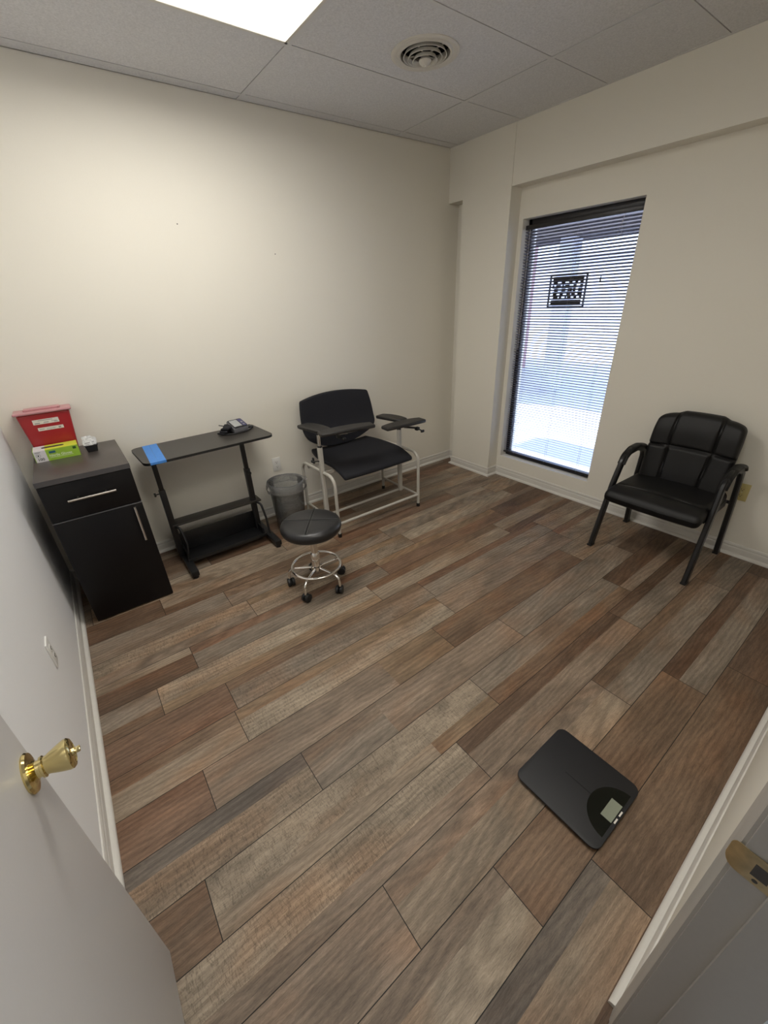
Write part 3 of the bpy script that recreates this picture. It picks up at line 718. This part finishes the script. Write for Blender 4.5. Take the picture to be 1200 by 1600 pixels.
# ================================================================== DESK
dcx, dcy, dr_ = -2.505, -.252, R(2.6)
t = Thing('rolling_desk', 'narrow black height adjustable desk with low shelf against the wall', 'desk', (dcx, dcy, 0))
def D(g): return rot(g, dr_, 'Z', (dcx, dcy, 0))
ZT = .822
top = D(prism(rrect(dcx-.415, dcx+.415, dcy-.205, dcy+.200, .05, 8), ZT-.016, ZT-.0015, .0))
tp = t.part('table_top', D(prism(rrect(dcx-.415, dcx+.415, dcy-.205, dcy+.200, .05, 8), ZT-.0015, ZT)), 'desk_top')
t.part('edge_trim', top, 'desk_edge', parent=tp)
px = (-2.843, -2.266); PYD = -.262
for x in px:
    po = t.part('post', merge(box(x-.019, x+.019, PYD-.019, PYD+.019, .045, .568, .004), ), 'black_metal')
    t.part('inner_post', box(x-.014, x+.014, PYD-.014, PYD+.014, .56, ZT-.018, .003), 'black_metal', parent=po)
    t.part('clamp_knob', merge(rod((x, PYD-.015, .545), (x-.002, PYD-.048, .545), .004, 8), lathe([(0, 0), (.013, 0), (.014, .004), (.013, .012), (0, .013)], 12, (x-.002, PYD-.060, .545), 'Y')) if x > -2.5 else merge(rod((x-.015, PYD, .545), (x-.040, PYD, .545), .004, 8), lathe([(0, 0), (.013, 0), (.014, .004), (.013, .012), (0, .013)], 12, (x-.052, PYD, .545), 'X')), 'black_plastic', parent=po)
    t.part('top_bracket', box(x-.02, x+.02, PYD-.13, PYD+.13, ZT-.030, ZT-.017, .002), 'black_metal')
    fx = x+.016 if x < -2.5 else x+.040
    ft = t.part('foot', box(fx-.024, fx+.024, -.545, -.085, .020, .058, .004), 'black_metal')
    for yy in (-.525, -.105):
        t.part('foot_cap', merge(lathe([(0, 0), (.016, 0), (.018, .006), (.016, .021), (0, .021)], 16, (fx, yy, 0))), 'black_plastic', parent=ft)
    t.part('side_bar', tube(fillet([(x+.006, PYD-.02, .298), (x+.030, PYD-.07, .298), (x+.040, PYD-.105, .18), (fx, PYD-.125, .050)], .06, 6), .0085, 10), 'black_metal')
t.part('shelf', box(px[0]-.005, px[1]+.050, -.300, -.195, .300, .314, .002), 'desk_top')
ZP = .205
t.part('lower_tray', merge(box(px[0]+.02, px[1]-.0, -.225, -.215, .055, ZP, .002), box(px[0]+.02, px[1]+.01, -.400, -.215, .052, .062, .002), box(px[0]+.02, px[1]+.01, -.404, -.396,  .052, .078, .002), box(px[0]+.02, px[0]+.03, -.39, -.22, .055, .12), box(px[1]-.01, px[1], -.39, -.22, .055, .12)), 'black_metal', label='black tray below the shelf')
# tape on the top: two strips
tw = t
def strip(x0, x1, y0, y1, sk):
    return D(([(x0, y0, ZT+.0008), (x1, y0, ZT+.0008), (x1+sk, y1, ZT+.0008), (x0+sk, y1, ZT+.0008), (x0, y0, ZT), (x1, y0, ZT), (x1+sk, y1, ZT), (x0+sk, y1, ZT)], [(0, 1, 2, 3), (4, 7, 6, 5), (0, 4, 5, 1), (1, 5, 6, 2), (2, 6, 7, 3), (3, 7, 4, 0)]))
tp2 = tw.part('blue_tape', merge(strip(-2.888, -2.846, dcy-.206, dcy+.203, .040), D(box(-2.888, -2.846, dcy-.2064, dcy-.2052, ZT-.012, ZT+.0008))), 'blue_tape')
tw.part('blue_tape', merge(strip(-2.8455, -2.800, dcy-.206, dcy+.203, .041), D(box(-2.8455, -2.800, dcy-.2064, dcy-.2052, ZT-.013, ZT+.0008))), 'blue_tape')
# blood pressure monitor with cuff
mx_, my_ = -2.238, -.165
t = Thing('blood_pressure_monitor', 'grey blood pressure monitor with tilted screen and coiled black cuff', 'monitor', (mx_, my_, ZT))
def mon(v):
    return Vector((v.x, v.y, v.z+(v.y+.05)*.35*(1 if v.z > 0 else 0)))
A_ = R(10)
def B(g): return move(rot(g, A_), mx_, my_, ZT)
bd = t.part('body', B(move(rbox(.057, .052, .020, .010, 6, 3, mon), 0, 0, .020)), 'monitor_body')
tl = Matrix.Translation((0, 0, .0412)) @ Matrix.Rotation(math.atan(.35), 4, 'X') @ Matrix.Translation((0, 0, .0175))
fc = t.part('face_plate', B(xf(prism(rrect(-.053, .053, -.050, .052, .010), 0, .0015), tl)), 'monitor_face', parent=bd)
t.part('screen', B(xf(prism(rrect(-.045, .015, -.040, .044, .004), .0015, .0022), tl)), 'monitor_lcd', parent=bd)
t.part('button_panel', B(xf(prism(rrect(.020, .050, -.046, .046, .008), .0015, .0024), tl)), 'monitor_blue', parent=bd)
t.part('start_button', B(xf(merge(lathe([(0, .001), (.008, .001), (.009, 0)], 20, (.035, .004, .0024)), lathe([(0, .001), (.006, .001), (.007, 0)], 20, (.035, -.026, .0024))), tl)), 'faint_ink', parent=bd)
random.seed(9)
cf = []
for i in range(4):
    cf.append(move(rot(rbox(.060-.006*i, .030, .0065, .006, 5, 2, lambda v, i=i: Vector((v.x, v.y+.006*math.sin(v.x*40+i), v.z+.004*math.sin(v.x*50+i*2)))), R(18+14*i)), -.085+.004*i, .022-.006*i, .0115+.012*i))
cf.append(xf(rbox(.026, .005, .003, .003, 3, 2), Matrix.Translation((-.095, .035, .052)) @ Matrix.Rotation(R(20), 4, 'Y') @ Matrix.Rotation(R(-20), 4, 'Z')))
t.part('arm_cuff', B(merge(*cf)), 'black_fabric')
t.part('air_hose', B(tube(fillet([(-.110, -.030, .006), (-.07, -.062, .006), (.02, -.070, .006), (.075, -.040, .007), (.112, .002, .007)], .05, 6), .0045, 8)), 'black_plastic')
t.part('hose_plug', B(merge(rod((.062, .010, .014), (.112, -.020, .012), .0085, 10), rod((.085, .010, .0235), (.098, .000, .0235), .003, 6))), 'black_plastic')

# ================================================================== WASTE BIN
bx, by, bh = -2.000, -.300, .405
t = Thing('waste_bin', 'smoky transparent round waste bin lined with a clear bag', 'waste bin', (bx, by, 0))
t.part('bin_wall', lathe([(0, .004), (.098, .004), (.108, .010), (.113, .020), (.134, bh-.012), (.136, bh-.008), (.139, bh-.004), (.138, bh), (.134, bh)], 56, (bx, by, 0)), 'smoked_plastic')
t.part('rim', lathe([(.134, bh-.003), (.1395, bh-.005), (.141, bh), (.1395, bh+.003), (.134, bh+.002)], 56, (bx, by, 0)), 'monitor_body', label='grey rolled rim')
random.seed(2)
def wob(r, z, a, k):
    n_ = mnoise.noise(Vector((math.cos(a)*5, math.sin(a)*5, z*26+k*.3)))
    f = {0: 0, 1: .3}.get(k, 1)
    return r+n_*.010*f, z+n_*.006*f
def wob2(r, z, a, k):
    n_ = mnoise.noise(Vector((math.cos(a)*7+3, math.sin(a)*7, z*30)))
    return r+n_*.007-.002, z
t.part('bag_cuff', lathe([(.1425, bh+.004), (.1450, bh-.002), (.150, bh-.020), (.152, bh-.040), (.153, bh-.055), (.151, bh-.066), (.149, bh-.062), (.146, bh-.050)], 96, (bx, by, 0), wob=wob), 'bag_film')
t.part('bag_lining', lathe([(.1420, bh+.0045), (.130, bh-.002), (.126, bh-.06), (.120, bh-.16), (.112, bh-.28), (.100, .022), (.05, .016), (0, .016)], 72, (bx, by, 0), wob=wob2), 'bag_film')
t.part('bag_knot', move(rbox(.016, .012, .014, .008, 4, 3, lambda v: v+Vector(mnoise.noise_vector(v*90))*.006), bx+.140, by-.055, bh-.004), 'bag_film')

# ================================================================== STOOL
sxx, syy = -2.218, -1.132
t = Thing('rolling_stool', 'round black vinyl stool on chrome five-wheel base with foot ring', 'stool', (sxx, syy, 0))
SZ = .475
def seatw(r, z, a, k):
    return r, z
cus = t.part('seat', lathe([(0, SZ), (.06, SZ-.0005), (.11, SZ-.002), (.150, SZ-.006), (.168, SZ-.011), (.178, SZ-.020), (.183, SZ-.032), (.183, SZ-.048), (.178, SZ-.062), (.170, SZ-.072), (.160, SZ-.076), (0, SZ-.076)], 64, (sxx, syy, 0)), 'stool_vinyl')
# stitched cross of two double seams
th = []
def seam_line(ax, off, L):
    pts = []
    for i in range(25):
        u = -L+2*L*i/24; x, y = (u, off); r = math.hypot(x, y)
        z = SZ+.0006-(.0 if r < .06 else .002*((r-.06)/.09)**2 if r < .150 else .002+.045*((r-.150))**1.15)
        c_, s_ = math.cos(ax), math.sin(ax); pts.append((sxx+x*c_-y*s_, syy+x*s_+y*c_, z))
    return pts
for ax in (R(52), R(142)):
    g = tube(seam_line(ax, 0, .166), .0018, 6)
    t.part('seam', g, 'seam', parent=cus)
    t.part('stitching', merge(tube(seam_line(ax, .008, .165), .0009, 5), tube(seam_line(ax, -.008, .165), .0009, 5)), 'thread', parent=cus)
t.part('gas_column', lathe([(0, SZ-.076), (.045, SZ-.077), (.045, SZ-.082), (.026, SZ-.085), (.0215, SZ-.09), (.0215, .235), (.0, .235)], 28, (sxx, syy, 0)), 'chrome')
t.part('column_sleeve', lathe([(0, .247), (.0235, .247), (.0285, .238), (.0285, .150), (.034, .147), (.035, .122), (.031, .118), (.012, .116), (.011, .085), (0, .085)], 28, (sxx, syy, 0)), 'chrome')
ring_z = .152
t.part('foot_ring', tube([(sxx+.152*math.cos(2*PI*k/64), syy+.152*math.sin(2*PI*k/64), ring_z) for k in range(64)], .0088, 12, closed=True), 'chrome')
wheel_top = None
for i, a in enumerate((0, 72, 144, 216, 288)):
    a = R(a+1); c_, s_ = math.cos(a), math.sin(a)
    def Pq(r, z, c_=c_, s_=s_): return (sxx+r*c_, syy+r*s_, z)
    lg = t.part('leg', tube(fillet([Pq(.022, .134), Pq(.150, .130), Pq(.178, .112), Pq(.183, .056)], .03, 6), .0085, 12), 'chrome')
    wx, wy_, wz_ = Pq(.176, .025); aa = a+[.9, -.6, .4, 1.3, .5][i]
    u = Vector((math.cos(aa), math.sin(aa), 0))
    def wheel(off):
        return move(rot(lathe([(0, -.010), (.020, -.010), (.0265, -.007), (.028, 0), (.0265, .007), (.020, .010), (0, .010)], 24, (0, 0, 0), 'X'), aa), wx+u.x*off, wy_+u.y*off, .028)
    cst = t.part('caster', merge(move(rot(rbox(.004, .019, .016, .004, 3, 2), aa), wx, wy_, .030), lathe([(0, .058), (.008, .058), (.009, .046), (.012, .044), (.012, .036), (0, .036)], 14, Pq(.183, 0)[:2]+(0,))), 'black_plastic')
    t.part('wheel', wheel(.0135), 'black_plastic', parent=cst); t.part('wheel', wheel(-.0135), 'black_plastic', parent=cst)

# ================================================================== PHLEBOTOMY CHAIR
pcx = -1.39
t = Thing('blood_draw_chair', 'black padded blood draw chair on beige tube frame with swivel arms', 'chair', (pcx, -.45, 0))
XLf, XRf, YFr, YBk, ZL = -1.795, -.985, -.712, -.205, .492
for x in (XLf, XRf):
    lo = t.part('side_frame', tube(fillet([(x, YFr, .012), (x, YFr, ZL), (x, YBk, ZL-.004), (x, YBk, .012)], .075, 8), .0125, 14), 'beige_metal')
    for y in (YFr, YBk):
        t.part('rubber_foot', lathe([(0, 0), (.0145, 0), (.0155, .004), (.0150, .030), (.0128, .031), (0, .031)], 16, (x, y, 0)), 'black_plastic', parent=lo)
    t.part('side_stretcher', rod((x, YFr, .112), (x, YBk, .112), .0095, 12), 'beige_metal')
    xi = x+(.030 if x > -1.3 else 0)
t.part('front_stretcher', rod((XLf, YFr, .112), (XRf, YFr, .112), .0115, 12), 'beige_metal')
t.part('cross_stretcher', rod((XLf, -.515, .112), (XRf, -.515, .112), .0105, 12), 'beige_metal')
t.part('seat_rail', tube([(XLf, -.30, ZL-.025), (XRf, -.30, ZL-.025)], 0, prof=rprof(.030, .020)), 'beige_metal')
t.part('seat_rail', tube([(XLf, -.52, ZL-.025), (XRf, -.52, ZL-.025)], 0, prof=rprof(.030, .020)), 'beige_metal')
# seat with waterfall front
def seatf(v):
    u = v.y/.30
    z = v.z
    if u < -.30: z -= .052*((-u-.30)/.70)**1.9
    z += .012*(abs(v.x)/.34)**2*(.5+.5*u) - .008*math.exp(-((u-.35)/.5)**2)*(1-(v.x/.34)**2)
    x = v.x*(1-.16*max(0, u)**2)
    y = v.y - .010*(1-(v.x/.34)**2)*(1 if v.y < 0 else -.6)
    return Vector((x, y, z))
t.part('seat', move(rbox(.332, .300, .017, .014, 22, 4, seatf), -1.372, -.405, .506), 'black_fabric')
# backrest: curved shell with an arched top and tapering lower half
def backf(v):
    z = v.z; s = z/.20
    wd = 1.0
    if s < -.05: wd = 1-.46*((-s-.05)/.95)**2.6
    else: wd = 1-.07*(s**2)
    x = v.x*wd
    if s > 0: z += .030*(1-(v.x/.35)**2)*s
    else: z += .03*(abs(v.x)/.35)**3*(-s)
    y = v.y-.055*(x/.35)**2+.07*s*.45-.02*math.exp(-((s+.45)/.35)**2)
    return Vector((x, y, z))
bk = move(rbox(.348, .016, .205, .013, 22, 4, backf), pcx, -.115, .735)
t.part('backrest', bk, 'black_fabric')
for x in (-1.47, -1.31):
    t.part('back_bracket', tube(fillet([(x, -.33, ZL-.01), (x, -.085, ZL-.01), (x, -.065, .70)], .04, 5), .010, 10), 'beige_metal')
# swivelling arms: post, carrier, two leaf-shaped pads
def leafpad(cx, cy, z, L, Wd, ang, t_=.013):
    def f(v):
        u = v.x/L; k = 1-.34*abs(u)**3 ; return Vector((v.x, v.y*k+.006*u, v.z-.006*u*u))
    return move(rot(rbox(L, Wd, t_, .011, 14, 4, f), R(ang)), cx, cy, z)
def arm(px_, py_, zt, padA, padB, lab, knob, zsplit):
    po = t.part('arm_post', tube([(px_, py_, .105), (px_, py_, zsplit)], 0, prof=rprof(.034, .034, .006), up=(1, 0, 0)), 'beige_metal')
    t.part('inner_post', rod((px_, py_, zsplit-.01), (px_, py_, zt-.012), .0125, 14), 'chrome', parent=po)
    t.part('post_collar', lathe([(.0, 0), (.018, 0), (.018, .012), (0, .012)], 14, (px_, py_, zsplit-.002)), 'black_plastic', parent=po)
    ar = t.part('armrest', leafpad(padA[0], padA[1], zt+.006, *padA[2:]), 'pad_vinyl')
    t.part('armrest_pad', leafpad(padB[0], padB[1], zt+.012, *padB[2:]), 'pad_vinyl', parent=ar)
    bx_, by_ = padB[0], padB[1]
    t.part('carrier_bar', merge(tube([(px_, py_, zt-.016), (bx_, by_+.0, zt-.016)], 0, prof=rprof(.012, .030, .003), up=(0, 0, 1)), tube([(bx_-.07, by_-.01, zt-.010), (bx_+.10, by_-.02, zt-.010)], 0, prof=rprof(.006, .026, .002), up=(0, 0, 1))), 'beige_metal', parent=ar)
    kx_, ky_, kz_ = knob
    t.part('clamp_knob', merge(box(kx_-.016, kx_+.016, ky_-.016, ky_+.016, kz_-.014, kz_+.012, .004), rod((bx_, by_, zt-.018), (kx_, ky_, kz_+.004), .008, 10), rod((kx_, ky_-.01, kz_), (kx_+.012, ky_-.045, kz_-.012), .005, 8), move(rbox(.016, .008, .010, .005, 3, 2), kx_+.012, ky_-.05, kz_-.014)), 'black_plastic', parent=ar)
arm(-1.800, -.550, .795, (-1.762, -.425, .150, .068, 98), (-1.610, -.640, .215, .064, -10), 'left', (-1.66, -.60, .755), .690)
arm(-1.030, -.520, .735, (-1.030, -.420, .140, .062, 99), (-1.085, -.655, .195, .066, -4), 'right', (-.985, -.70, .695), .660)
t.part('height_knob', merge(rod((-1.815, -.550, .585), (-1.850, -.530, .585), .005, 8), move(rbox(.008, .022, .010, .006, 3, 2), -1.856, -.528, .585), move(rbox(.006, .010, .018, .005, 3, 2), -1.853, -.530, .600)), 'black_plastic')

# ================================================================== ARMCHAIR
acy = -2.302
t = Thing('guest_armchair', 'black leather-look guest armchair with curved arms by the window', 'armchair', (-.2, acy, 0))
def acf(v):
    u = v.x/.25; z = v.z                     # -x is the front
    z += .016*(1-(v.y/.27)**2)*(1-u*u)*(1 if v.z > 0 else .2)
    if v.z > 0: z -= .006*math.exp(-((v.x+.115)/.010)**2)
    if u < -.55: z -= .030*((-u-.55)/.45)**2*(1 if v.z > 0 else .15)
    y = v.y*(1-.05*(u+1)/2)
    return Vector((v.x-.012*(1-(v.y/.27)**2)*(1 if u < 0 else 0), y, z))
st_ = t.part('seat', move(rbox(.250, .276, .046, .034, 34, 5, acf), -.272, acy-.004, .430), 'black_vinyl')
sm = []
for i in range(21):
    y = -.255+.51*i/20; sm.append((-.272-.115-.006*(1-(y/.27)**2), acy+y, .428+.046+.016*(1-(y/.27)**2)*.79-.0035-(.012*(abs(y)/.255)**8)))
t.part('seat_seam', tube(sm, .0018, 5), 'thread', parent=st_, label='pale stitched piping across the seat')
HB = .236
def abf(v):
    s = v.z/HB; y = v.y
    wd = 1.0-.06*max(0, s-.2)**2-.05*max(0, -s)
    z = v.z
    ay = abs(y)/.245
    # raised centre column at the top
    if s > 0: z += (.016*max(0, 1-max(0, ay-.44)/.16) if ay < .60 else 0)*s**3 - .022*max(0, (ay-.6)/.4)**2*s + .012*(1-ay*ay)*s
    front = v.x < 0
    x = v.x
    g = 0
    for gy_ in (-.118, .118): g = max(g, math.exp(-((y-gy_*(1.02+.06*s))/.0085)**2))
    g = max(g, math.exp(-((v.z-(.045-.10*(y*y)))/.0085)**2))
    if front:
        puff = .018*(1-(y/.25)**4)*(1-s**4)
        x -= puff; x += .017*g
        x -= .010*math.exp(-((v.z-.15)/.07)**2)
    x += (.085*(s+1)/2)*1.25 + .018*(y/.245)**2*-1
    return Vector((x, y*wd, z))
t.part('backrest', move(rbox(.034, .245, HB, .026, 54, 5, abf), -.092, acy, .652), 'black_vinyl')
def ov(a=.050, b=.028):
    return rprof(a, b, .007)
for sgn in (1, -1):
    yb0 = acy+sgn*.298; yt = acy+sgn*.283
    pts = fillet([(-.468, yb0, .008), (-.362, acy+sgn*.290, .455), (-.315, yt, .605), (-.235, yt, .655), (-.120, yt, .660), (-.020, yt, .630), (.004, yt, .560)], .07, 6)
    fl_ = t.part('leg', tube(pts, 0, prof=ov(), up=(0, 1, 0) if False else (1, 0, 0)), 'black_metal')
    t.part('foot_cap', box(-.468-.027, -.468+.025, yb0-.016, yb0+.016, 0, .014, .003), 'black_plastic', parent=fl_)
    rp = [(.064, yb0, .008), (.010, acy+sgn*.292, .40), (.000, yt, .60)]
    rl = t.part('leg', tube(rp, 0, prof=ov(), up=(1, 0, 0)), 'black_metal')
    t.part('foot_cap', box(.064-.027, .064+.025, yb0-.016, yb0+.016, 0, .014, .003), 'black_plastic', parent=rl)
    pp = fillet([(-.322, yt, .585), (-.290, yt, .640), (-.215, yt, .672), (-.125, yt, .676), (-.030, yt, .655), (-.006, yt, .625)], .06, 5)
    ap = [(.011*math.cos(2*PI*k/16)*1.1, .026*math.sin(2*PI*k/16)) for k in range(16)]
    t.part('armrest', tube(pp, 0, prof=ap, up=(0, 0, 1)), 'black_vinyl')
    t.part('side_plate', box(-.40, -.05, acy+sgn*.268-.006, acy+sgn*.268+.006, .385, .430, .003), 'black_metal')
t.part('under_frame', merge(rod((-.365, acy-.285, .395), (-.365, acy+.285, .395), .011, 10), rod((.008, acy-.285, .395), (.008, acy+.285, .395), .011, 10), box(-.46, -.06, acy-.21, acy+.21, .375, .387)), 'black_metal')

# ================================================================== SCALE
ccx, ccy, Ls = -2.082, -2.829, .158
t = Thing('bathroom_scale', 'flat black digital bathroom scale lying on the wood floor', 'scale', (ccx, ccy, 0))
t.part('platform', merge(prism(rrect(ccx-.154, ccx+.154, ccy-Ls, ccy+Ls, .030, 8), .016, .024, .0015), ), 'scale_glass')
t.part('body', prism(rrect(ccx-.146, ccx+.146, ccy-Ls+.008, ccy+Ls-.008, .028, 8), .006, .016, .001), 'black_plastic')
for a, b in ((-1, -1), (-1, 1), (1, -1), (1, 1)):
    t.part('foot', lathe([(0, 0), (.018, 0), (.019, .006), (0, .006)], 16, (ccx+a*.11, ccy+b*.115, 0)), 'black_plastic')
arc = [(ccx+.100*math.cos(a), ccy-Ls+.012+.092*math.sin(a)) for a in [PI*k/24 for k in range(25)]]
t.part('display_window', prism(arc, .024, .0245), 'scale_gloss', label='glossy half-round window')
t.part('screen', box(-2.118, -2.038, ccy-.144, ccy-.107, .0245, .0250), 'lcd', label='pale grey-green digital screen')
t.part('markings', merge(box(-2.111, -2.089, ccy-.1535, ccy-.1485, .0245, .0249), box(-2.077, -2.055, ccy-.1535, ccy-.1485, .0245, .0249)), 'white_paper')
t.part('groove', box(ccx-.002, ccx+.002, ccy-.058, ccy+.045, .0238, .0243), 'seam')

# ================================================================== OUTDOORS
t = Thing('brick_building', 'red brick wall of the wing beyond the blind slats', 'building', (5, 6.2, -.1))
t.part('wall', box(2.2, 6.7, 3.7, 8, -.1, 4.2), 'brick_wall')
t.part('roof', box(2.0, 6.8, 3.6, 8.2, 4.2, 4.4), 'roof')
t = Thing('pale_building', 'pale distant building across the lot beyond the blind slats', 'building', (24, 14, -.1))
t.part('wall', box(22, 30, 6, 30, -.1, 3.4), 'far_wall'); t.part('roof', box(21.8, 30.2, 5.8, 30.2, 3.4, 3.55), 'far_wall')

t = Thing('walkway_canopy', 'flat dark edged walkway canopy on pale posts outside the window', 'canopy', (4.6, 1.5, -.1))
t.part('roof', box(4.2, 5.2, -1.6, 3.6, 2.46, 2.72), 'roof')
for y in (1.58, -1.4): t.part('post', box(4.45, 4.70, y-.14, y+.14, -.1, 2.46, .01), 'far_wall')
